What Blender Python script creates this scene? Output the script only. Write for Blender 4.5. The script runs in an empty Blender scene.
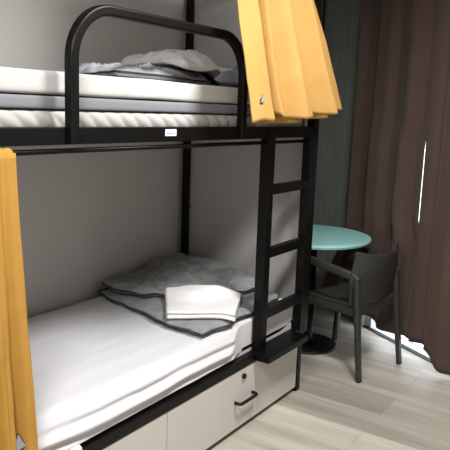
import bpy, bmesh, math, random
from mathutils import Vector, Matrix, noise

S = bpy.context.scene
COL = S.collection
random.seed(3)

# ------------------------------------------------------------------ materials
def lin(c):
    c = c / 255.0
    return c / 12.92 if c <= 0.04045 else ((c + 0.055) / 1.055) ** 2.4

def rgb(r, g, b):
    return (lin(r), lin(g), lin(b), 1.0)

def mat(name, col, rough=0.6, spec=0.4, metal=0.0, bump=None, var=None, sheen=0.0, coat=0.0):
    m = bpy.data.materials.new(name)
    m.use_nodes = True
    nt = m.node_tree
    b = nt.nodes['Principled BSDF']
    b.inputs['Base Color'].default_value = col
    b.inputs['Roughness'].default_value = rough
    b.inputs['Specular IOR Level'].default_value = spec
    b.inputs['Metallic'].default_value = metal
    b.inputs['Sheen Weight'].default_value = sheen
    b.inputs['Coat Weight'].default_value = coat
    tc = nt.nodes.new('ShaderNodeTexCoord')
    if var:
        sc, amt = var
        n = nt.nodes.new('ShaderNodeTexNoise')
        n.inputs['Scale'].default_value = sc
        n.inputs['Detail'].default_value = 4
        nt.links.new(tc.outputs['Object'], n.inputs['Vector'])
        r = nt.nodes.new('ShaderNodeValToRGB')
        r.color_ramp.elements[0].position = 0.3
        r.color_ramp.elements[1].position = 0.7
        r.color_ramp.elements[0].color = tuple(c * (1 - amt) for c in col[:3]) + (1,)
        r.color_ramp.elements[1].color = tuple(min(1, c * (1 + amt)) for c in col[:3]) + (1,)
        nt.links.new(n.outputs['Fac'], r.inputs['Fac'])
        nt.links.new(r.outputs['Color'], b.inputs['Base Color'])
    if bump:
        sc, st = bump
        n = nt.nodes.new('ShaderNodeTexNoise')
        n.inputs['Scale'].default_value = sc
        n.inputs['Detail'].default_value = 5
        nt.links.new(tc.outputs['Object'], n.inputs['Vector'])
        bp = nt.nodes.new('ShaderNodeBump')
        bp.inputs['Strength'].default_value = st
        bp.inputs['Distance'].default_value = 0.01
        nt.links.new(n.outputs['Fac'], bp.inputs['Height'])
        nt.links.new(bp.outputs['Normal'], b.inputs['Normal'])
    return m

M = {}
M['wall'] = mat('wall_paint', rgb(196, 193, 190), 0.85, 0.2, bump=(90, 0.05))
M['partition'] = mat('partition_paint', rgb(186, 184, 181), 0.8, 0.2, bump=(70, 0.05))
M['ceiling'] = mat('ceiling_paint', rgb(205, 203, 198), 0.9, 0.1)
M['green'] = mat('green_panelling', rgb(122, 129, 123), 0.6, 0.3, var=(6, 0.08))
M['black'] = mat('black_steel', (0.0028, 0.0026, 0.0025, 1), 0.42, 0.2, bump=(300, 0.03))
M['blackmat'] = mat('black_plastic', (0.006, 0.006, 0.006, 1), 0.5, 0.3)
M['drawer'] = mat('drawer_laminate', rgb(200, 197, 190), 0.45, 0.35, var=(3, 0.02))
M['edge'] = mat('drawer_edging', rgb(120, 114, 104), 0.6)
M['sheet'] = mat('white_cotton', rgb(212, 212, 215), 0.9, 0.15, bump=(60, 0.12), sheen=0.1)
M['topper'] = mat('white_topper_fabric', rgb(203, 203, 201), 0.9, 0.15, bump=(180, 0.08))
M['band'] = mat('grey_mattress_border', rgb(136, 137, 142), 0.9, 0.15, bump=(220, 0.15))
M['ruffle'] = mat('white_protector', rgb(186, 185, 181), 0.85, 0.2, bump=(60, 0.1))
M['duvet'] = mat('dark_grey_quilt', rgb(140, 144, 144), 0.9, 0.15, bump=(40, 0.35), var=(14, 0.12), sheen=0.15)
M['piping'] = mat('charcoal_piping', rgb(52, 55, 60), 0.8)
M['duvet2'] = mat('blue_grey_quilt', rgb(182, 186, 194), 0.9, 0.15, bump=(40, 0.3), var=(12, 0.12))
M['pillow'] = mat('beige_cotton', rgb(232, 231, 231), 0.9, 0.15, bump=(45, 0.2))
M['greybundle'] = mat('slate_cotton', rgb(140, 144, 156), 0.9, 0.15, bump=(45, 0.2))
M['towel'] = mat('white_terry', rgb(240, 239, 238), 0.95, 0.1, bump=(350, 0.4))
M['yellow'] = mat('mustard_curtain', rgb(172, 134, 76), 0.8, 0.15, bump=(25, 0.12), var=(5, 0.05))
M['yellow2'] = mat('ochre_curtain', rgb(178, 135, 64), 0.8, 0.15, bump=(25, 0.12), var=(5, 0.06))
M['taggrey'] = mat('logo_grey', rgb(150, 152, 160), 0.5)
M['tagline'] = mat('logo_outline', rgb(60, 55, 50), 0.5)
M['sticker'] = mat('sticker_white', rgb(225, 228, 236), 0.5)
M['stickerink'] = mat('sticker_ink', rgb(140, 152, 180), 0.5)
M['brown'] = mat('brown_curtain', rgb(84, 69, 61), 0.8, 0.2, bump=(120, 0.1), var=(4, 0.06), sheen=0.1)
M['mint'] = mat('mint_tabletop', rgb(166, 224, 222), 0.35, 0.5, var=(30, 0.04))
M['chair'] = mat('charcoal_resin', rgb(54, 54, 51), 0.45, 0.4, bump=(200, 0.04))
M['frame'] = mat('white_window_frame', rgb(225, 228, 230), 0.5)
M['track'] = mat('dark_threshold', rgb(34, 30, 28), 0.6)

# glass
g = bpy.data.materials.new('window_glass'); g.use_nodes = True
nt = g.node_tree; nt.nodes.clear()
o_ = nt.nodes.new('ShaderNodeOutputMaterial'); mx = nt.nodes.new('ShaderNodeMixShader')
tr = nt.nodes.new('ShaderNodeBsdfTransparent'); gl = nt.nodes.new('ShaderNodeBsdfGlossy')
gl.inputs['Roughness'].default_value = 0.02
mx.inputs[0].default_value = 0.08
nt.links.new(tr.outputs[0], mx.inputs[1]); nt.links.new(gl.outputs[0], mx.inputs[2]); nt.links.new(mx.outputs[0], o_.inputs[0])
M['glass'] = g

# floor planks : planks run along world Y
def floor_mat():
    m = bpy.data.materials.new('pale_oak_planks'); m.use_nodes = True
    nt = m.node_tree; b = nt.nodes['Principled BSDF']
    N = nt.nodes.new; L = nt.links.new
    tc = N('ShaderNodeTexCoord')
    mp = N('ShaderNodeMapping')
    mp.inputs['Rotation'].default_value = (0, 0, math.radians(90))
    mp.inputs['Location'].default_value = (0.3435, 0.035, 0)
    L(tc.outputs['Object'], mp.inputs['Vector'])
    br = N('ShaderNodeTexBrick')
    br.offset = 0.37; br.offset_frequency = 2; br.squash = 1.0
    br.inputs['Scale'].default_value = 1.0
    br.inputs['Brick Width'].default_value = 1.35
    br.inputs['Row Height'].default_value = 0.228
    br.inputs['Mortar Size'].default_value = 0.0012
    br.inputs['Mortar Smooth'].default_value = 0.3
    br.inputs['Color1'].default_value = (0, 0, 0, 1)
    br.inputs['Color2'].default_value = (1, 1, 1, 1)
    br.inputs['Mortar'].default_value = (0.4, 0.4, 0.4, 1)
    L(mp.outputs['Vector'], br.inputs['Vector'])
    # streaks along the plank
    mp2 = N('ShaderNodeMapping'); mp2.inputs['Scale'].default_value = (9.0, 0.9, 1)
    L(tc.outputs['Object'], mp2.inputs['Vector'])
    n1 = N('ShaderNodeTexNoise'); n1.inputs['Scale'].default_value = 1.0; n1.inputs['Detail'].default_value = 5
    add = N('ShaderNodeVectorMath'); add.operation = 'MULTIPLY_ADD'
    add.inputs[1].default_value = (7, 7, 7)
    L(br.outputs['Color'], add.inputs[0]); L(mp2.outputs['Vector'], add.inputs[2])
    L(add.outputs[0], n1.inputs['Vector'])
    mp3 = N('ShaderNodeMapping'); mp3.inputs['Scale'].default_value = (60.0, 2.0, 1)
    L(tc.outputs['Object'], mp3.inputs['Vector'])
    n2 = N('ShaderNodeTexNoise'); n2.inputs['Scale'].default_value = 1.0; n2.inputs['Detail'].default_value = 6
    L(mp3.outputs['Vector'], n2.inputs['Vector'])
    r1 = N('ShaderNodeValToRGB')
    e = r1.color_ramp.elements
    e[0].position = 0.30; e[0].color = rgb(168, 161, 150)
    e[1].position = 0.70; e[1].color = rgb(218, 211, 198)
    L(n1.outputs['Fac'], r1.inputs['Fac'])
    mixa = N('ShaderNodeMix'); mixa.data_type = 'RGBA'; mixa.blend_type = 'MULTIPLY'
    mixa.inputs[0].default_value = 0.35
    r2 = N('ShaderNodeValToRGB'); r2.color_ramp.elements[0].position = 0.35; r2.color_ramp.elements[1].position = 0.65
    r2.color_ramp.elements[0].color = (0.72, 0.71, 0.70, 1)
    L(n2.outputs['Fac'], r2.inputs['Fac'])
    L(r1.outputs['Color'], mixa.inputs[6]); L(r2.outputs['Color'], mixa.inputs[7])
    # per-plank tone
    mixb = N('ShaderNodeMix'); mixb.data_type = 'RGBA'; mixb.blend_type = 'MULTIPLY'
    mixb.inputs[0].default_value = 1.0
    r3 = N('ShaderNodeValToRGB')
    r3.color_ramp.elements[0].color = (0.78, 0.775, 0.77, 1); r3.color_ramp.elements[1].color = (1, 1, 1, 1)
    L(br.outputs['Color'], r3.inputs['Fac'])
    L(mixa.outputs[2], mixb.inputs[6]); L(r3.outputs['Color'], mixb.inputs[7])
    mixc = N('ShaderNodeMix'); mixc.data_type = 'RGBA'
    L(br.outputs['Fac'], mixc.inputs[0]); L(mixb.outputs[2], mixc.inputs[6]); mixc.inputs[7].default_value = rgb(140, 131, 118)
    L(mixc.outputs[2], b.inputs['Base Color'])
    b.inputs['Roughness'].default_value = 0.42
    b.inputs['Specular IOR Level'].default_value = 0.35
    return m
M['floor'] = floor_mat()

# ------------------------------------------------------------------ helpers
def link(name, bm, m, parent=None, smooth=False, bevel=0.0, sub=0, loc=None):
    me = bpy.data.meshes.new(name)
    bmesh.ops.recalc_face_normals(bm, faces=bm.faces[:])
    bm.to_mesh(me); bm.free()
    o = bpy.data.objects.new(name, me)
    COL.objects.link(o)
    if isinstance(m, (list, tuple)):
        for x in m: me.materials.append(x)
    else:
        me.materials.append(m)
    if smooth:
        for p in me.polygons: p.use_smooth = True
    if bevel:
        md = o.modifiers.new('Bevel', 'BEVEL'); md.width = bevel; md.segments = 3; md.limit_method = 'ANGLE'
    if sub:
        md = o.modifiers.new('Subdivision', 'SUBSURF'); md.levels = sub; md.render_levels = sub
    if parent: o.parent = parent
    if loc: o.location = loc
    return o

def box(bm, x0, x1, y0, y1, z0, z1, mi=0):
    v = [bm.verts.new(p) for p in ((x0, y0, z0), (x1, y0, z0), (x1, y1, z0), (x0, y1, z0), (x0, y0, z1), (x1, y0, z1), (x1, y1, z1), (x0, y1, z1))]
    for q in ((0, 3, 2, 1), (4, 5, 6, 7), (0, 1, 5, 4), (1, 2, 6, 5), (2, 3, 7, 6), (3, 0, 4, 7)):
        f = bm.faces.new([v[i] for i in q]); f.material_index = mi
    return v

def boxes(*bs):
    bm = bmesh.new()
    for b in bs: box(bm, *b)
    return bm

def sweep(bm, pts, prof, up=Vector((0, 1, 0)), scales=None, cap=True):
    """sweep a closed 2-D profile along points; first profile axis lies along (tangent x up), the second along up."""
    pts = [Vector(p) for p in pts]
    rings = []
    for i, p in enumerate(pts):
        a = pts[max(i - 1, 0)]; b = pts[min(i + 1, len(pts) - 1)]
        t = (b - a).normalized()
        s = t.cross(up).normalized(); u = s.cross(t).normalized()
        k = scales[i] if scales else 1.0
        rings.append([bm.verts.new(p + s * (q[0] * k) + u * (q[1] * k)) for q in prof])
    n = len(prof)
    for r0, r1 in zip(rings, rings[1:]):
        for j in range(n):
            bm.faces.new((r0[j], r0[(j + 1) % n], r1[(j + 1) % n], r1[j]))
    if cap:
        bm.faces.new(rings[0][::-1]); bm.faces.new(rings[-1])
    return bm

def circle(r, n=12):
    return [(r * math.cos(2 * math.pi * i / n), r * math.sin(2 * math.pi * i / n)) for i in range(n)]

def rrect(w, h, r, n=3):
    out = []
    for cx, cy, a0 in ((w / 2 - r, h / 2 - r, 0), (-w / 2 + r, h / 2 - r, 90), (-w / 2 + r, -h / 2 + r, 180), (w / 2 - r, -h / 2 + r, 270)):
        for i in range(n + 1):
            a = math.radians(a0 + 90 * i / n)
            out.append((cx + r * math.cos(a), cy + r * math.sin(a)))
    return out

def lathe(prof, n=48):
    bm = bmesh.new()
    rings = []
    for r, z in prof:
        rings.append([bm.verts.new((r * math.cos(2 * math.pi * i / n), r * math.sin(2 * math.pi * i / n), z)) for i in range(n)])
    for a, b in zip(rings, rings[1:]):
        for i in range(n):
            bm.faces.new((a[i], a[(i + 1) % n], b[(i + 1) % n], b[i]))
    bm.faces.new(rings[0][::-1]); bm.faces.new(rings[-1])
    return bm

def empty(name, loc=(0, 0, 0), rz=0.0):
    o = bpy.data.objects.new(name, None); COL.objects.link(o)
    o.location = loc; o.rotation_euler = (0, 0, rz); o.empty_display_size = 0.1
    return o

def tag(o, label, cat, group=None, kind=None):
    o['label'] = label; o['category'] = cat
    if group: o['group'] = group
    if kind: o['kind'] = kind
    return o

def struct(name, bm, m, label=None, parent=None, **k):
    o = link(name, bm, m, parent, **k)
    if parent is None:
        o['kind'] = 'structure'
        if label: o['label'] = label; o['category'] = name.split('_')[0]
    return o

def lerp(a, b, t): return a + (b - a) * t

def sstep(a, b, x):
    t = max(0.0, min(1.0, (x - a) / (b - a)))
    return t * t * (3 - 2 * t)

def fbm(x, y, z=0.0, o=4):
    return noise.fractal(Vector((x, y, z)), 1.0, 2.0, o)

# ------------------------------------------------------------------ the room
P0 = Vector((1.277, 0.15, 0))                 # a point on the foot of the window wall
D = Vector((-0.526, -0.850, 0)).normalized()   # along the window wall, towards the camera side
NW = Vector((-0.850, 0.526, 0)).normalized()   # into the room
H = 2.62
def W(s, off, z): return P0 + D * s + NW * off + Vector((0, 0, z))
YB = 0.895

def poly_prism(pts, z0, z1):
    bm = bmesh.new()
    a = [bm.verts.new((x, y, z0)) for x, y in pts]; b = [bm.verts.new((x, y, z1)) for x, y in pts]
    bm.faces.new(a[::-1]); bm.faces.new(b)
    n = len(pts)
    for i in range(n): bm.faces.new((a[i], a[(i + 1) % n], b[(i + 1) % n], b[i]))
    return bm

room = [(-4.6, YB + .1), (1.95, YB + .1), (-0.72, -3.4), (-4.6, -3.4)]
fl = [(-4.6, YB + .1), (1.88, YB + .1), (-0.62, -3.15), (-4.6, -3.15)]
struct('floor', poly_prism(room, -0.06, 0.0), M['floor'], 'pale oak plank floor')
struct('ceiling', poly_prism(room, H, H + 0.06), M['ceiling'], 'white ceiling')
struct('wall_back', boxes((-4.6, 1.9, YB, YB + .1, 0, H)), M['wall'], 'warm grey painted wall behind the bunk bed')
struct('wall_left', boxes((-4.7, -4.6, -3.3, YB + .1, 0, H)), M['wall'], 'grey wall on the left')
struct('wall_front', boxes((-4.6, -0.4, -3.3, -3.2, 0, H)), M['wall'], 'grey wall facing the bed')
struct('wall_end', boxes((0.032, 0.085, 0.07, YB, 0, H)), M['partition'], 'grey partition closing the end of the bunk bed', bevel=0.003)

def wall_seg(bm, s0, s1, o0, o1, z0, z1):
    v = [bm.verts.new(W(s, o, z)) for z in (z0, z1) for s, o in ((s0, o0), (s1, o0), (s1, o1), (s0, o1))]
    for q in ((0, 3, 2, 1), (4, 5, 6, 7), (0, 1, 5, 4), (1, 2, 6, 5), (2, 3, 7, 6), (3, 0, 4, 7)):
        bm.faces.new([v[i] for i in q])
WS0, WS1 = 0.03, 1.95
bm = bmesh.new()
wall_seg(bm, -0.95, WS0, -0.12, -0.0, 0, H)
wall_seg(bm, WS1, 4.1, -0.12, -0.0, 0, H)
wall_seg(bm, WS0, WS1, -0.12, -0.0, 2.3, H)
struct('wall_right', bm, M['wall'], 'window wall behind the brown curtains')
# green vertical boards on the window wall
bm = bmesh.new()
s = -0.86
while s < WS0 - 0.01:
    e = min(s + 0.082, WS0)
    wall_seg(bm, s, e, 0.0, 0.016, 0.0, H)
    s += 0.087
struct('trim_1', bm, M['green'], 'dark green vertical board panelling beside the brown curtain', bevel=0.003)
# window
wf = bmesh.new()
wall_seg(wf, WS0, WS0 + .06, -0.09, -0.03, 0.0, 2.3)
wall_seg(wf, WS1 - .06, WS1, -0.09, -0.03, 0.0, 2.3)
wall_seg(wf, WS0, WS1, -0.09, -0.03, 2.24, 2.3)
wall_seg(wf, WS0, WS1, -0.09, -0.03, 0.0, 0.008)
wall_seg(wf, 0.9, 0.96, -0.09, -0.03, 0.0, 2.3)
win = struct('window_1', wf, M['frame'], 'white framed window behind the brown curtains')
gb = bmesh.new(); wall_seg(gb, WS0 + .05, WS1 - .05, -0.064, -0.058, 0.006, 2.25)
link('pane', gb, M['glass'], win)
tb = bmesh.new(); wall_seg(tb, WS0, WS1, -0.03, 0.004, 0.0, 0.006)
struct('trim_2', tb, M['track'], 'dark threshold strip under the window')

# ------------------------------------------------------------------ bunk bed
XL = -2.24                     # left end of the bed
bed = empty('bunk_bed', (0, 0, 0))
tag(bed, 'black steel bunk bed with white under-bed drawers and ladder against grey wall', 'bunk bed')
PT = 2.36
pw = 0.024
link('post', boxes((-pw, pw, -pw, pw, 0.34, PT), (-.062, -.022, -.020, .018, 0, .35)), M['black'], bed, bevel=0.003)
link('post', boxes((XL - pw, XL + pw, -pw, pw, 0, PT)), M['black'], bed, bevel=0.003)
for x in (0, XL):
    b = boxes((x - .018, x + .018, .845 - .018, .845 + .018, 0, PT))
    p = link('post', b, M['black'], bed, bevel=0.003)
    for z in (0.955, 1.90):
        bb = bmesh.new(); sweep(bb, [(x + (.018 if x == 0 else .018), .836, z), (x + .032, .836, z)], circle(.008), up=Vector((0, 0, 1)))
        link('bolt', bb, M['blackmat'], p)
# upper frame
link('upper_rail', boxes((XL, 0, -.02, .02, 1.428, 1.482)), M['black'], bed, bevel=0.003)
link('upper_rail', boxes((XL, 0, .827, .863, 1.428, 1.482)), M['black'], bed, bevel=0.003)
for x in (0, XL):
    link('end_rail', boxes((x - .017, x + .017, .02, .83, 1.428, 1.482)), M['black'], bed, bevel=0.003)
    link('end_rail', boxes((x - .017, x + .017, .02, .83, .325, .375)), M['black'], bed, bevel=0.003)
link('lower_rail', boxes((XL, 0, -.02, .02, .328, .372)), M['black'], bed, bevel=0.003)
link('lower_rail', boxes((XL, 0, .827, .863, .328, .372)), M['black'], bed, bevel=0.003)
link('bed_base', boxes((XL + .017, -.017, .02, .827, 1.452, 1.468)), M['blackmat'], bed)
link('bed_base', boxes((XL + .017, -.017, .02, .827, .345, .362)), M['blackmat'], bed)
for yy in (0.0,):
    tr_ = bmesh.new(); sweep(tr_, [(XL, 0, PT - .02), (0, 0, PT - .02)], circle(.012), up=Vector((0, 0, 1)))
    link('curtain_rail', tr_, M['black'], bed, smooth=True)
link('top_rail', boxes((XL, 0, .83, .86, PT - .04, PT)), M['black'], bed, bevel=0.003)
# rod for the lower curtain
rb = bmesh.new(); sweep(rb, [(XL, 0, 1.4075), (-.02, 0, 1.4075)], circle(.0085), up=Vector((0, 0, 1)))
rod = link('curtain_rod', rb, M['black'], bed, smooth=True)
rb = bmesh.new(); sweep(rb, [(-.055, 0, 1.4075), (-.024, 0, 1.4075)], circle(.016), up=Vector((0, 0, 1)))
link('rod_socket', rb, M['blackmat'], rod, smooth=True)
# guard rail : a rounded hoop
gx0, gx1, gz, gr = -1.720, -0.742, 1.854, 0.165
path = [(gx0, -.022, 1.43), (gx0, -.022, gz - gr - .1)]
for i in range(13):
    a = math.pi - math.pi / 2 * i / 12
    path.append((gx0 + gr + gr * math.cos(a), -.022, gz - gr + gr * math.sin(a)))
for i in range(13):
    a = math.pi / 2 - math.pi / 2 * i / 12
    path.append((gx1 - gr + gr * math.cos(a), -.022, gz - gr + gr * math.sin(a)))
path += [(gx1, -.022, gz - gr - .1), (gx1, -.022, 1.43)]
gb = bmesh.new(); sweep(gb, path, rrect(.036, .036, .008), up=Vector((0, 1, 0)))
link('guard_rail', gb, M['black'], bed, smooth=False)
for p in bed.children[-1].data.polygons: p.use_smooth = True
# sticker on the upper rail
st = link('sticker', boxes((-1.262, -1.196, -.0215, -.0202, 1.449, 1.474)), M['sticker'], bed)
st['label'] = 'small white printed sticker'
ib = bmesh.new()
xx = -1.253
for w_, h_ in ((.004, .006), (.003, .010), (.005, .006), (.003, .010), (.005, .006), (.005, .006), (.003, .009), (.004, .006)):
    box(ib, xx, xx + w_, -.0222, -.0214, 1.455, 1.455 + h_); xx += w_ + .0025
link('lettering', ib, M['stickerink'], st)

# ladder
lad = link('ladder_stile', boxes((-.500, -.442, -.028, .022, .34, 1.46)), M['black'], bed, bevel=0.003)
link('ladder_stile', boxes((-.066, -.0245, -.024, .022, .34, 1.428)), M['black'], bed, bevel=0.003)
for z in (.548, .862, 1.178):
    link('rung', boxes((-.442, -.02, -.022, .020, z - .023, z + .023)), M['black'], bed, bevel=0.003)
link('step', boxes((-.540, -.125, -.105, -.018, .338, .374)), M['black'], bed, bevel=0.004)

# drawers
def drawer(x0, x1):
    d = link('drawer', boxes((x0, x1, -.016, .004, .03, .324)), M['drawer'], bed, bevel=0.0015)
    link('drawer_box', boxes((x0 + .02, x1 - .02, .006, .78, .05, .29)), M['edge'], d)
    return d
drs = [drawer(-1.207, -.068), drawer(XL + .03, -1.211)]
for d, hx in ((drs[0], -.618), (drs[1], -1.72)):
    hb = bmesh.new()
    hz = .170
    pts = [(hx - .078, -.014, hz)]
    for i in range(6):
        a = math.pi / 2 * i / 5
        pts.append((hx - .078 + .02 * (1 - math.cos(a)), -.030 - .02 * math.sin(a), hz))
    for i in range(6):
        a = math.pi / 2 * (1 - i / 5)
        pts.append((hx + .078 - .02 * (1 - math.cos(a)), -.030 - .02 * math.sin(a), hz))
    pts.append((hx + .078, -.014, hz))
    sweep(hb, pts, circle(.0085, 10), up=Vector((0, 0, 1)))
    link('handle', hb, M['blackmat'], d, smooth=True)['label'] = 'black drawer handle'
    lb = bmesh.new(); sweep(lb, [(hx - .012, -.014, .286), (hx - .012, -.028, .286)], circle(.013, 16), up=Vector((0, 0, 1)))
    link('lock', lb, M['blackmat'], d, smooth=False)
link('back_panel', boxes((XL, 0, .80, .82, .02, .33)), M['edge'], bed)
link('kick_board', boxes((XL, -.02, .03, .04, 0, .05)), M['blackmat'], bed)

# ------------------------------------------------------------------ mattresses
def soft_block(x0, x1, y0, y1, z0, z1, r, nx, ny, nz, disp):
    """closed box with rounded edges, dense grid; disp(p, normal, u) -> displaced point"""
    bm = bmesh.new()
    def face(fn, a, b):
        g = [[bm.verts.new(fn(i / a, j / b)) for j in range(b + 1)] for i in range(a + 1)]
        for i in range(a):
            for j in range(b):
                bm.faces.new((g[i][j], g[i + 1][j], g[i + 1][j + 1], g[i][j + 1]))
    lx, ly, lz = x1 - x0, y1 - y0, z1 - z0
    face(lambda u, v: (x0 + lx * u, y0 + ly * v, z1), nx, ny)
    face(lambda u, v: (x0 + lx * u, y0 + ly * v, z0), nx, ny)
    face(lambda u, v: (x0 + lx * u, y0, z0 + lz * v), nx, nz)
    face(lambda u, v: (x0 + lx * u, y1, z0 + lz * v), nx, nz)
    face(lambda u, v: (x0, y0 + ly * u, z0 + lz * v), ny, nz)
    face(lambda u, v: (x1, y0 + ly * u, z0 + lz * v), ny, nz)
    bmesh.ops.remove_doubles(bm, verts=bm.verts[:], dist=1e-5)
    for v in bm.verts:
        p = v.co.copy()
        c = Vector((min(max(p.x, x0 + r), x1 - r), min(max(p.y, y0 + r), y1 - r), min(max(p.z, z0 + r), z1 - r)))
        d = p - c
        if d.length > 1e-9:
            n = d.normalized(); q = c + n * min(r, d.length) if d.length > r else p
        else:
            n = Vector((0, 0, 0)); q = p
        v.co = disp(q, n)
    return bm

def sheet_bump(x, y):
    return 0.005 * fbm(x * 1.2, y * 3.0, 5) + 0.003 * fbm(x * 1.5 + y * 3, y * 14, 9) + 0.020 * sstep(.55, .85, y)
def sheet_disp(p, n):
    q = p.copy()
    # long soft folds running along the side, deeper near the lower hem
    if n.y < -0.2:
        k = min(1.0, -n.y)
        zz = p.z + 0.016 * fbm(p.x * 1.1, 3.0, 0) + 0.012 * p.x
        low = sstep(.52, .43, p.z)
        y = q.y - k * (0.016 * math.sin(zz * 2 * math.pi / .052 + 1.6 * fbm(p.x * .8, 7, 1)) * low + 0.022 * low + 0.008 * fbm(p.x * 1.6, p.z * 12, 2))
        q.y = max(y, -.030) if p.x < -.8 else max(y, lerp(-.030, .030, sstep(-.8, -.58, p.x)))
        q.z += 0.030 * sstep(-.20, -.06, p.x) * sstep(.45, .37, p.z)
    q.z += sheet_bump(p.x, p.y) * max(0, n.z)
    return q
mt = empty('mattress', (0, 0, 0))
tag(mt, 'lower bunk mattress in wrinkled white fitted sheet above the drawers', 'mattress')
link('fitted_sheet', soft_block(XL + .03, -.045, .006, .872, .375, .532, .05, 170, 46, 26, sheet_disp), M['sheet'], mt, smooth=True)
link('mattress_core', boxes((XL + .06, -.07, .03, .82, .364, .40)), M['topper'], mt)

def hem(u, t):
    x = lerp(-2.15, -1.70, u)
    k = sstep(1.0, .2, u)
    pts = ((-.020, .400), (-.034, .392), (-.0365, .380), (-.0350, .376 - .040 * k))
    i = min(2, int(t * 3)); f = t * 3 - i
    y = lerp(pts[i][0], pts[i + 1][0], f); z = lerp(pts[i][1], pts[i + 1][1], f)
    return (x, y - .002 * math.sin(x * 25), z + .003 * fbm(x * 5, 1, 1) * t)
def drape(fn, ns, nz, thick=.004):
    bm = bmesh.new()
    g = [[bm.verts.new(fn(i / ns, j / nz)) for j in range(nz + 1)] for i in range(ns + 1)]
    for i in range(ns):
        for j in range(nz):
            bm.faces.new((g[i][j], g[i + 1][j], g[i + 1][j + 1], g[i][j + 1]))
    return bm
o = link('sheet_hem', drape(hem, 60, 9), M['sheet'], mt, smooth=True)
md = o.modifiers.new('Solidify', 'SOLIDIFY'); md.thickness = .002; md.offset = 0

mu = empty('mattress', (0, 0, 0))
tag(mu, 'upper bunk mattress in stacked white and grey layers behind the guard rail', 'mattress')
XE = -.05
def top_disp(p, n):
    q = p.copy()
    if n.y < -.2: q.y += 0.004 * fbm(p.x * 3, p.z * 8, 4)
    q.z += 0.003 * fbm(p.x * 2.5, p.y * 4, 3)
    return q
link('topper', soft_block(XL + .03, XE, .026, .820, 1.578, 1.656, .018, 90, 14, 8, top_disp), M['topper'], mu, smooth=True)
link('border', soft_block(XL + .03, XE, .032, .820, 1.533, 1.579, .012, 60, 10, 6, lambda p, n: p), M['band'], mu, smooth=True)
def ruf_disp(p, n):
    q = p.copy()
    if n.y < -.2:
        ph = (p.x + .9 * (p.z - 1.5)) * 2 * math.pi / .075 + 2.2 * fbm(p.x * 2.0, 1, 1)
        q.y += -0.012 * (abs(math.sin(ph / 2)) ** .7) * math.sin(math.pi * min(1, max(0, (p.z - 1.468) / .068))) + .006
    return q
link('ruffled_cover', soft_block(XL + .03, XE, .038, .820, 1.471, 1.535, .012, 330, 6, 10, ruf_disp), M['ruffle'], mu, smooth=True)

# ------------------------------------------------------------------ cloth lumps (height fields with a closed underside)
def lump(corners, base, height, nu=60, nv=50, edge=.10, wob=0.02, seed=0.0, thick=0.02, rnd=.10):
    """corners A,B,C,D (x,y) of the patch; base(x,y) its underside; height(u,v,x,y) its thickness."""
    A, B, Cc, Dd = [Vector((c[0], c[1])) for c in corners]
    top, bot = [], []
    bm = bmesh.new()
    for i in range(nu + 1):
        rt, rb_ = [], []
        for j in range(nv + 1):
            u, v = i / nu, j / nv
            # superelliptic rounding of the outline
            a, b = u * 2 - 1, v * 2 - 1
            a2 = a * math.sqrt(max(0, 1 - rnd * b * b * b * b)); b2 = b * math.sqrt(max(0, 1 - rnd * a * a * a * a))
            uu, vv = (a2 + 1) / 2, (b2 + 1) / 2
            p = (A * (1 - uu) + B * uu) * (1 - vv) + (Dd * (1 - uu) + Cc * uu) * vv
            ed = min(u, 1 - u, v, 1 - v)
            w = wob * (1 - sstep(0, .3, ed))
            x = p.x + w * fbm(p.x * 4 + seed, p.y * 4, 1.3); y = p.y + w * fbm(p.x * 4, p.y * 4 + seed, 8.1)
            f = math.sqrt(max(0, 1 - (1 - min(1, ed / edge)) ** 2)) if edge > 0 else 1
            zb = base(x, y)
            h = height(u, v, x, y)
            rt.append(bm.verts.new((x, y, zb + thick * .5 + (h - thick * .5) * f)))
            rb_.append(bm.verts.new((x, y, zb + thick * .5 * (1 - f))))
        top.append(rt); bot.append(rb_)
    for i in range(nu):
        for j in range(nv):
            bm.faces.new((top[i][j], top[i + 1][j], top[i + 1][j + 1], top[i][j + 1]))
            bm.faces.new((bot[i][j], bot[i][j + 1], bot[i + 1][j + 1], bot[i + 1][j]))
    for i in range(nu):
        bm.faces.new((top[i][0], bot[i][0], bot[i + 1][0], top[i + 1][0]))
        bm.faces.new((top[i][nv], top[i + 1][nv], bot[i + 1][nv], bot[i][nv]))
    for j in range(nv):
        bm.faces.new((top[0][j], top[0][j + 1], bot[0][j + 1], bot[0][j]))
        bm.faces.new((top[nu][j], bot[nu][j], bot[nu][j + 1], top[nu][j + 1]))
    rim = [top[i][0].co.copy() for i in range(nu + 1)] + [top[nu][j].co.copy() for j in range(1, nv + 1)] + [top[i][nv].co.copy() for i in range(nu - 1, -1, -1)] + [top[0][j].co.copy() for j in range(nv - 1, 0, -1)]
    return bm, rim

MT = .532
def wr(x, y, s, k=1.0):
    return k * (0.015 * fbm(x * 5 + s, y * 5, s) + 0.008 * fbm(x * 11 + y * 5, y * 9, s + 3) - 0.010 * max(0, .22 - abs(fbm(x * 7 + y * 6, y * 5 - x * 3, s + 6))) / .22)
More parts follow.
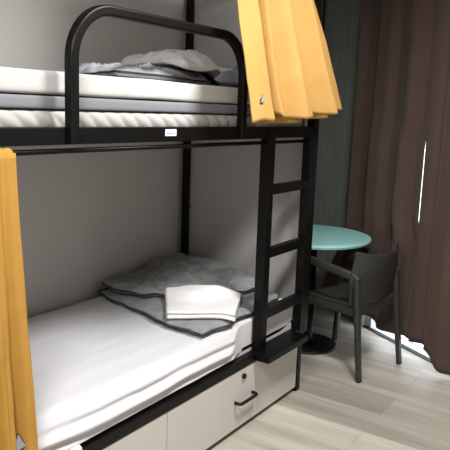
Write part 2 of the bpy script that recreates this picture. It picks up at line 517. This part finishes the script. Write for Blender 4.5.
# lower bunk duvet : folded in two at the head end
dv = empty('duvet', (-.45, .45, MT))
tag(dv, 'dark grey quilt folded in two on the lower bunk, under the white towel', 'duvet')
def sheet_top(x, y): return MT + 0.006 + sheet_bump(x, y)
def h_low(u, v, x, y):
    return .028 + .024 * math.sin(math.pi * min(1, max(0, v))) * (.4 + .6 * u) + .6 * wr(x, y, 1.0)
LOWC = [(-.93, .020), (-.09, .075), (-.075, .82), (-.77, .845)]
bm, rim = lump(LOWC, sheet_top, h_low, 70, 60, .07, .03, 2.0, .03)
lo = link('lower_fold', bm, M['duvet'], dv, smooth=True); lo.matrix_parent_inverse = Matrix.Translation(-Vector(dv.location))
def low_top(x, y): return sheet_top(x, y) + .040 + .6 * wr(x, y, 1.0)
def h_up(u, v, x, y):
    ridge = .085 * math.exp(-((x + .10 + .25 * (y - .6)) / .34) ** 2) * sstep(.10, .62, y)
    return .036 + ridge + wr(x, y, 4.0, 1.5) + .010 * math.sin(7 * u + 3 * v)
UPC = [(-.63, .29), (-.10, .17), (-.085, .80), (-.765, .825)]
bm, rim2 = lump(UPC, low_top, h_up, 70, 60, .09, .035, 5.0, .04)
up_ = link('upper_fold', bm, M['duvet'], dv, smooth=True); up_.matrix_parent_inverse = Matrix.Translation(-Vector(dv.location))
def piping(rim, off, r, parent, name='piping'):
    bm = bmesh.new()
    pts = [p + Vector((0, 0, off)) for p in rim] ; pts.append(pts[0]); pts.append(pts[1])
    sweep(bm, pts, circle(r * .72, 6), up=Vector((0, 0, 1)), cap=False)
    o = link(name, bm, M['piping'], parent, smooth=True)
    return o
for rr in (rim, rim2):
    o = piping(rr, 0.002, .0065, dv); o.matrix_parent_inverse = Matrix.Translation(-Vector(dv.location))

# heights of what already lies there, so that cloth rests on it
from mathutils.bvhtree import BVHTree
def tree(objs):
    vs, ps = [], []
    for o in objs:
        k = len(vs)
        vs += [v.co.copy() for v in o.data.vertices]; ps += [tuple(k + i for i in p.vertices) for p in o.data.polygons]
    return BVHTree.FromPolygons(vs, ps)
def top_of(t, x, y, z0):
    h = t.ray_cast(Vector((x, y, 4.0 if z0 > 2 else z0 + .5)), Vector((0, 0, -1)), 2.0)
    return h[0].z if h[0] else -9
def rest(t, floor_z, rad, lift):
    cache = {}
    def raw(i, j):
        if (i, j) not in cache: cache[(i, j)] = max(floor_z(i * .01, j * .01), top_of(t, i * .01, j * .01, floor_z(0, 0)))
        return cache[(i, j)]
    k = int(round(rad / .01)); c2 = {}
    def mxx(i, j):
        if (i, j) not in c2: c2[(i, j)] = max(raw(i + a, j + b) for a in range(-k, k + 1) for b in range(-k, k + 1))
        return c2[(i, j)]
    c3 = {}
    def sm(i, j):
        if (i, j) not in c3: c3[(i, j)] = sum(mxx(i + a, j + b) for a in range(-k, k + 1) for b in range(-k, k + 1)) / (2 * k + 1) ** 2
        return c3[(i, j)]
    def f(x, y):
        X, Y = x / .01, y / .01
        i, j = math.floor(X), math.floor(Y); u, v = X - i, Y - j
        return (sm(i, j) * (1 - u) + sm(i + 1, j) * u) * (1 - v) + (sm(i, j + 1) * (1 - u) + sm(i + 1, j + 1) * u) * v + lift
    return f
def place(o, e): o.matrix_parent_inverse = Matrix.Translation(-Vector(e.location))
# white towel lying across the quilt
tw = empty('towel', (-.62, .25, .62))
tag(tw, 'folded white towel lying on the grey quilt of the lower bunk', 'towel')
TL, TR, BR, BL = (-.665, .455), (-.385, .165), (-.690, .004), (-.880, .268)
tt = rest(tree([c for c in dv.children]), lambda x, y: MT + .012, .03, .003)
bm, r_ = lump([TL, TR, BR, BL], tt, lambda u, v, x, y: .014 + .001 * fbm(x * 6, y * 6, 2), 44, 40, .02, .003, 1.0, .012, .01)
o = link('lower_layer', bm, M['towel'], tw, smooth=True); place(o, tw)
bm, r_ = lump([TL, TR, (BR[0] + .016, BR[1] + .012), (BL[0] + .016, BL[1] + .012)], lambda x, y: tt(x, y) + .0155, lambda u, v, x, y: .015 + .002 * fbm(x * 5, y * 5, 7), 44, 40, .02, .004, 3.0, .012, .01)
o = link('upper_layer', bm, M['towel'], tw, smooth=True); place(o, tw)

# upper bunk bedding
UT = 1.656
def ut(x, y): return UT + .005
du = empty('duvet', (-.85, .4, UT))
tag(du, 'blue grey quilt crumpled flat on the upper bunk mattress', 'duvet')
bm, rim = lump([(-1.36, .10), (-.66, .22), (-.10, .79), (-1.10, .79)], ut, lambda u, v, x, y: .050 + .035 * sstep(.1, .9, u) * sstep(0, .4, v) + wr(x, y, 7, 1.6), 70, 50, .12, .04, 4.0, .03)
place(link('quilt', bm, M['duvet2'], du, smooth=True), du)
place(piping(rim, 0.003, .006, du), du)
bl = empty('blanket', (-.5, .12, UT))
tag(bl, 'slate grey rolled blanket at the front edge of the upper bunk, by the yellow curtain', 'blanket')
bm, rim = lump([(-.90, .040), (-.12, .04), (-.12, .17), (-.60, .17)], ut, lambda u, v, x, y: .050 + .055 * math.sin(math.pi * min(1, u * 1.2)) + wr(x, y, 12, 1.2), 60, 26, .35, .012, 9.0, .04)
place(link('roll', bm, M['greybundle'], bl, smooth=True), bl)
pi = empty('pillow', (-.4, .45, UT + .07))
tag(pi, 'beige pillow tossed on the grey quilt of the upper bunk', 'pillow')
pt = rest(tree(list(du.children) + list(bl.children)), lambda x, y: UT + .012, .04, .004)
bm, rim = lump([(-.92, .20), (-.13, .19), (-.10, .74), (-.74, .74)], pt, lambda u, v, x, y: .075 + .05 * sstep(.4, 1.0, u) * sstep(.1, .7, v) + wr(x, y, 9, 1.4), 60, 44, .25, .03, 7.0, .03)
place(link('pillow_case', bm, M['pillow'], pi, smooth=True), pi)

# ------------------------------------------------------------------ yellow bunk curtains
def drape(fn, ns, nz, thick=.004):
    bm = bmesh.new()
    g = [[bm.verts.new(fn(i / ns, j / nz)) for j in range(nz + 1)] for i in range(ns + 1)]
    for i in range(ns):
        for j in range(nz):
            bm.faces.new((g[i][j], g[i + 1][j], g[i + 1][j + 1], g[i][j + 1]))
    return bm

def upper_curtain(u, t):
    # t : 0 top .. 1 hem ; u : 0 left edge .. 1 right edge
    zt = 2.335
    hem = 1.505 + .085 * u + .006 * math.sin(u * 23) + (0.018 * sstep(.20, .27, u) - .03 * sstep(.27, .32, u))
    z = lerp(zt, hem, t)
    xl = lerp(-.975, -1.010, t); xr = lerp(-.37, -.09, t)
    x = lerp(xl, xr, u ** lerp(1.0, .96, t))
    y0 = lerp(-.075, -.215, t ** 1.15)
    amp = lerp(.030, .045, t)
    # flat leading flap, a deep crease, then rolling folds
    uu = max(0.0, (u - .24) / .76)
    crease = -.085 * math.exp(-((u - .255) / .022) ** 2)
    fold = amp * math.sin(uu * 2 * math.pi * 2.9 + .35 * t + .8 * math.sin(2.2 * t) + .9 * math.sin(uu * 4)) * sstep(0, .12, uu)
    fold += .010 * math.sin(uu * 2 * math.pi * 7.3 + 2 * t) * t
    y = y0 - fold - crease * (.5 + .5 * t) - .02 * sstep(.24, .0, u) * t + .006 * fbm(u * 4, t * 3, 2)
    x += .016 * math.cos(uu * 2 * math.pi * 2.9 + .35 * t) * sstep(0, .12, uu)
    return (x, y, z)
yc = empty('bunk_curtain', (-.5, -.1, 2.33))
tag(yc, 'yellow curtain gathered at the upper bunk, hanging above the ladder', 'curtain', 'yellow bunk curtains')
o = link('cloth', drape(upper_curtain, 150, 60), M['yellow'], yc, smooth=True); place(o, yc)
md = o.modifiers.new('Solidify', 'SOLIDIFY'); md.thickness = .004; md.offset = 0
# inner layer of the bunched cloth, seen under the hem
def upper_inner(u, t):
    x, y, z = upper_curtain(.30 + .70 * u, t)
    return (x - .02 * t - .004, y + .010 + t * (.045 + .018 * math.sin(u * 17)), z - .020 * t - .006 * math.sin(u * 15) * t)
o = link('back_fold', drape(upper_inner, 80, 30), M['yellow2'], yc, smooth=True); place(o, yc)
md = o.modifiers.new('Solidify', 'SOLIDIFY'); md.thickness = .004; md.offset = 0

def logo(px, py, pz, s, parent, name='logo'):
    """a small folded-triangle emblem printed on the cloth: dark outline, grey triangle"""
    def tri(k, dy, m, nm, par):
        bm = bmesh.new()
        pts = [(-.5, -.55), (.62, -.40), (.06, .62)]
        f = [bm.verts.new((px + a * s * k, py + dy, pz + b * s * k)) for a, b in pts]
        bk = [bm.verts.new((px + a * s * k, py + dy + .002, pz + b * s * k)) for a, b in pts]
        bm.faces.new(f); bm.faces.new(bk[::-1])
        for i in range(3): bm.faces.new((f[i], bk[i], bk[(i + 1) % 3], f[(i + 1) % 3]))
        o = link(nm, bm, m, par); 
        return o
    a = tri(1.0, 0, M['tagline'], name, parent); place(a, parent)
    b = tri(.82, -.0018, M['taggrey'], 'emblem', a); b.matrix_parent_inverse = (Matrix.Translation(parent.location) @ a.matrix_parent_inverse).inverted()
    return a
lx, ly, lz = upper_curtain(.085, .90)
logo(lx, ly - .012, lz, .030, yc)

def lower_curtain(u, t):
    z = lerp(1.412, .30, t)
    x = lerp(XL + .12, lerp(-1.958, -1.915, t ** 1.5), u)
    y = lerp(-.046, -.094, t) - lerp(.005, .018, sstep(0, .9, t)) * (math.sin(u * 2 * math.pi * 2.3 + .4 + 1.2 * t) + .35 * math.sin(u * 2 * math.pi * 5 + 3 * t)) + .010 * fbm(u * 3, t * 4, 6) * t
    if u > .93: y += .012 * sstep(.93, 1, u) * t
    return (x, y, z)
lc = empty('bunk_curtain', (-2.05, -.05, 1.41))
tag(lc, 'ochre yellow curtain hanging beside the lower bunk, pushed to the foot end', 'curtain', 'yellow bunk curtains')
o = link('cloth', drape(lower_curtain, 90, 60), M['yellow2'], lc, smooth=True); place(o, lc)
md = o.modifiers.new('Solidify', 'SOLIDIFY'); md.thickness = .004; md.offset = 0
def lower_head(u, a):
    ang = lerp(-.2, math.pi + .3, a)
    x = lerp(XL + .12, -1.958, u)
    return (x, -.012 - .022 * math.cos(ang) * 1.3, 1.4075 + .0155 * math.sin(ang) + .0012 * math.sin(u * 40))
o = link('casing', drape(lower_head, 60, 12), M['yellow2'], lc, smooth=True); place(o, lc)
md = o.modifiers.new('Solidify', 'SOLIDIFY'); md.thickness = .003; md.offset = 0
lx, ly, lz = lower_curtain(.62, (1.412 - .555) / 1.112)
logo(lx, ly - .012, lz, .055, lc)

# ------------------------------------------------------------------ brown window curtains
def brown(s0, s1, waves, off, ph, edge_fn, zb, side):
    def fn(u, t):
        z = lerp(2.58, zb(u), t)
        a, b = s0 - (.27 * sstep(.80, .15, z) if side == 'r' else 0), s1
        if side == 'r': b = s1 + edge_fn(z)
        if side == 'l': a = s0 + edge_fn(z)
        sw = .02 * math.sin(3 * t + ph) * t
        s = lerp(a, b, u) + sw * (u * (1 - u) * 4)
        ek = sstep(1, .86, u) if side == 'r' else sstep(0, .08, u)
        w = math.sin(u * 2 * math.pi * waves + ph + .9 * math.sin(u * 5 + ph) + .35 * t)
        w2 = math.sin(u * 2 * math.pi * waves * 2.3 + 2 * ph)
        o = off + ek * ((.030 * w + .006 * w2) * (.75 + .35 * t) + .006 * fbm(u * 5, t * 3, ph))
        p = W(s, o, z)
        return tuple(p)
    return fn
def slit(z):
    return -.046 * sstep(.76, .92, z) * sstep(1.50, 1.38, z)
bc = empty('window_curtain', tuple(W(.2, .1, 2.55)))
tag(bc, 'dark brown curtain beside the green panelling, behind the table and chair', 'curtain', 'brown window curtains')
o = link('cloth', drape(brown(-.085, .685, 3.0, .095, 1.1, slit, lambda u: .120 + .012 * math.sin(u * 14), 'r'), 190, 50), M['brown'], bc, smooth=True); place(o, bc)
md = o.modifiers.new('Solidify', 'SOLIDIFY'); md.thickness = .004; md.offset = 0
bd = empty('window_curtain', tuple(W(1.2, .12, 2.55)))
tag(bd, 'dark brown curtain nearest the camera, right of the bright slit of daylight', 'curtain', 'brown window curtains')
o = link('cloth', drape(brown(.660, 2.12, 5.2, .105, 2.6, lambda z: .0, lambda u: .120 - .088 * sstep(.13, .22, u) + .01 * math.sin(u * 20), 'l'), 240, 50), M['brown'], bd, smooth=True); place(o, bd)
md = o.modifiers.new('Solidify', 'SOLIDIFY'); md.thickness = .004; md.offset = 0

# ------------------------------------------------------------------ table
tb = empty('round_table', (.662, .284, 0))
tag(tb, 'small round table with mint green top on black pedestal beside the bunk', 'table')
link('tabletop', lathe([(.358, .734), (.376, .740), (.381, .752), (.378, .762), (.363, .766)], 72), M['mint'], tb, smooth=False)
link('top_plate', lathe([(.03, .712), (.15, .726), (.16, .7345)], 32), M['blackmat'], tb, smooth=True)
link('column', lathe([(.045, .02), (.036, .05), (.034, .715)], 28), M['black'], tb, smooth=True)
link('base', lathe([(.203, 0), (.203, .008), (.193, .016), (.06, .024), (.045, .028)], 56), M['blackmat'], tb, smooth=True)

# ------------------------------------------------------------------ chair (faces +Y in its own frame)
CH = (.558, -.030, 0)
ch = empty('armchair', CH, math.radians(-12))
tag(ch, 'charcoal moulded plastic armchair pulled up to the round table', 'chair')
# seat
bm = bmesh.new()
n = 16
gt, gbm = [], []
for i in range(n + 1):
    a, b = [], []
    for j in range(n + 1):
        u, v = i / n * 2 - 1, j / n
        hw = lerp(.205, .228, v)
        x = u * hw; y = -.215 + .435 * v - .015 * u * u * v
        z = .440 + .012 * u * u - .02 * math.sin(math.pi * v) * (1 - u * u) + .006 * v - .03 * sstep(.85, 1, v)
        a.append(bm.verts.new((x, y, z))); b.append(bm.verts.new((x, y, z - .022)))
    gt.append(a); gbm.append(b)
for i in range(n):
    for j in range(n):
        bm.faces.new((gt[i][j], gt[i + 1][j], gt[i + 1][j + 1], gt[i][j + 1]))
        bm.faces.new((gbm[i][j], gbm[i][j + 1], gbm[i + 1][j + 1], gbm[i + 1][j]))
    bm.faces.new((gt[i][0], gbm[i][0], gbm[i + 1][0], gt[i + 1][0])); bm.faces.new((gt[i][n], gt[i + 1][n], gbm[i + 1][n], gbm[i][n]))
    bm.faces.new((gt[0][i], gt[0][i + 1], gbm[0][i + 1], gbm[0][i])); bm.faces.new((gt[n][i], gbm[n][i], gbm[n][i + 1], gt[n][i + 1]))
link('seat', bm, M['chair'], ch, smooth=True, bevel=.004)
# seat apron
ab = bmesh.new()
for sx in (-1, 1):
    sweep(ab, [(sx * .205, -.20, .405), (sx * .222, .19, .412)], rrect(.018, .045, .005), up=Vector((0, 0, 1)))
sweep(ab, [(-.20, -.205, .405), (.20, -.205, .405)], rrect(.018, .04, .005), up=Vector((0, 0, 1)))
sweep(ab, [(-.22, .20, .405), (.22, .20, .405)], rrect(.018, .04, .005), up=Vector((0, 0, 1)))
link('apron', ab, M['chair'], ch)
# backrest : curved shell
def bp(u, v, side):
    hw = lerp(.226, .226, v) + .026 * math.exp(-((v - .50) / .20) ** 2) - .012 * math.sin(math.pi * min(1, v * 1.15)) * 0
    x = u * hw
    y = -.215 - .075 * v + (.045 + .05 * v) * u * u + side
    z = .440 + (.318 + .018 * u * u * u * u) * v
    return (x, y, z)
bm = bmesh.new()
nu, nv = 24, 14
F = [[bm.verts.new(bp(i / nu * 2 - 1, j / nv, .007)) for j in range(nv + 1)] for i in range(nu + 1)]
B_ = [[bm.verts.new(bp(i / nu * 2 - 1, j / nv, -.007)) for j in range(nv + 1)] for i in range(nu + 1)]
for i in range(nu):
    for j in range(nv):
        bm.faces.new((F[i][j], F[i + 1][j], F[i + 1][j + 1], F[i][j + 1])); bm.faces.new((B_[i][j], B_[i][j + 1], B_[i + 1][j + 1], B_[i + 1][j]))
    for j in (0, nv): bm.faces.new((F[i][j], B_[i][j], B_[i + 1][j], F[i + 1][j]))
for j in range(nv):
    for i in (0, nu): bm.faces.new((F[i][j], F[i][j + 1], B_[i][j + 1], B_[i][j]))
link('backrest', bm, M['chair'], ch, smooth=True, bevel=.003)
def curve(pts, n=6):
    pts = [Vector(p) for p in pts]; out = []
    for i in range(len(pts) - 1):
        p0 = pts[max(i - 1, 0)]; p1 = pts[i]; p2 = pts[i + 1]; p3 = pts[min(i + 2, len(pts) - 1)]
        for k in range(n):
            t = k / n
            out.append(.5 * ((2 * p1) + (p2 - p0) * t + (2 * p0 - 5 * p1 + 4 * p2 - p3) * t * t + (3 * p1 - p0 - 3 * p2 + p3) * t ** 3))
    out.append(pts[-1]); return out
for sx in (-1, 1):
    ab = bmesh.new()
    sweep(ab, curve([(sx * .214, -.215, .600), (sx * .226, -.180, .625), (sx * .244, -.12, .640), (sx * .256, 0, .660), (sx * .258, .10, .672), (sx * .25, .175, .655), (sx * .240, .205, .60), (sx * .232, .21, .50), (sx * .230, .21, .41)]), rrect(.050, .034, .011), up=Vector((sx * 1.0, 0.001, 0)), scales=None)
    link('armrest', ab, M['chair'], ch, smooth=True)
for sx in (-1, 1):
    lb = bmesh.new()
    pts = curve([(sx * .213, -.200, .622), (sx * .213, -.212, .55), (sx * .214, -.222, .44), (sx * .218, -.250, .2), (sx * .222, -.275, 0.002)])
    sweep(lb, pts, rrect(.046, .034, .010), up=Vector((0, 1, 0)), scales=[lerp(1.12, .78, i / (len(pts) - 1)) for i in range(len(pts))])
    link('leg', lb, M['chair'], ch, smooth=True)
    lb = bmesh.new()
    pts = curve([(sx * .228, .208, .44), (sx * .238, .232, .2), (sx * .246, .252, 0.002)])
    sweep(lb, pts, rrect(.046, .034, .010), up=Vector((0, 1, 0)), scales=[lerp(1.05, .75, i / (len(pts) - 1)) for i in range(len(pts))])
    link('leg', lb, M['chair'], ch, smooth=True)

# ------------------------------------------------------------------ light
def area(name, loc, rot, size, power, col, spread=None):
    l = bpy.data.lights.new(name, 'AREA'); l.shape = 'DISK'; l.size = size; l.energy = power; l.color = col
    if spread: l.spread = spread
    o = bpy.data.objects.new(name, l); COL.objects.link(o); o.location = loc; o.rotation_euler = rot
    return o
area('ceiling_lamp', (-.92, -.95, 2.56), (0, 0, 0), .42, 54, (1.0, .985, .968))
area('ceiling_lamp', (-2.95, -.92, 2.56), (0, 0, 0), .5, 66, (1.0, .985, .968))
w = bpy.data.worlds.new('daylight'); S.world = w; w.use_nodes = True
bg = w.node_tree.nodes['Background']
bg.inputs[0].default_value = (.86, .93, 1.0, 1); bg.inputs[1].default_value = 3.5

# ------------------------------------------------------------------ camera
cam = bpy.data.cameras.new('camera'); co = bpy.data.objects.new('camera', cam); COL.objects.link(co)
cam.sensor_width = 36; cam.lens = 639.47 / 450 * 36; cam.clip_start = .02
R_ = Vector((0.56229125, -0.82622352, 0.03439838)); Dn = Vector((-0.12651553, -0.12705941, -0.98379354)); Fw = Vector((0.81720399, 0.54882657, -0.1759745))
mw = Matrix((R_, -Dn, -Fw)).transposed().to_4x4()
mw.translation = Vector((-3.12498546, -1.55383887, 1.55))
co.matrix_world = mw
S.camera = co
S.view_settings.view_transform = 'Standard'
S.view_settings.look = 'None'
S.view_settings.exposure = 0.0
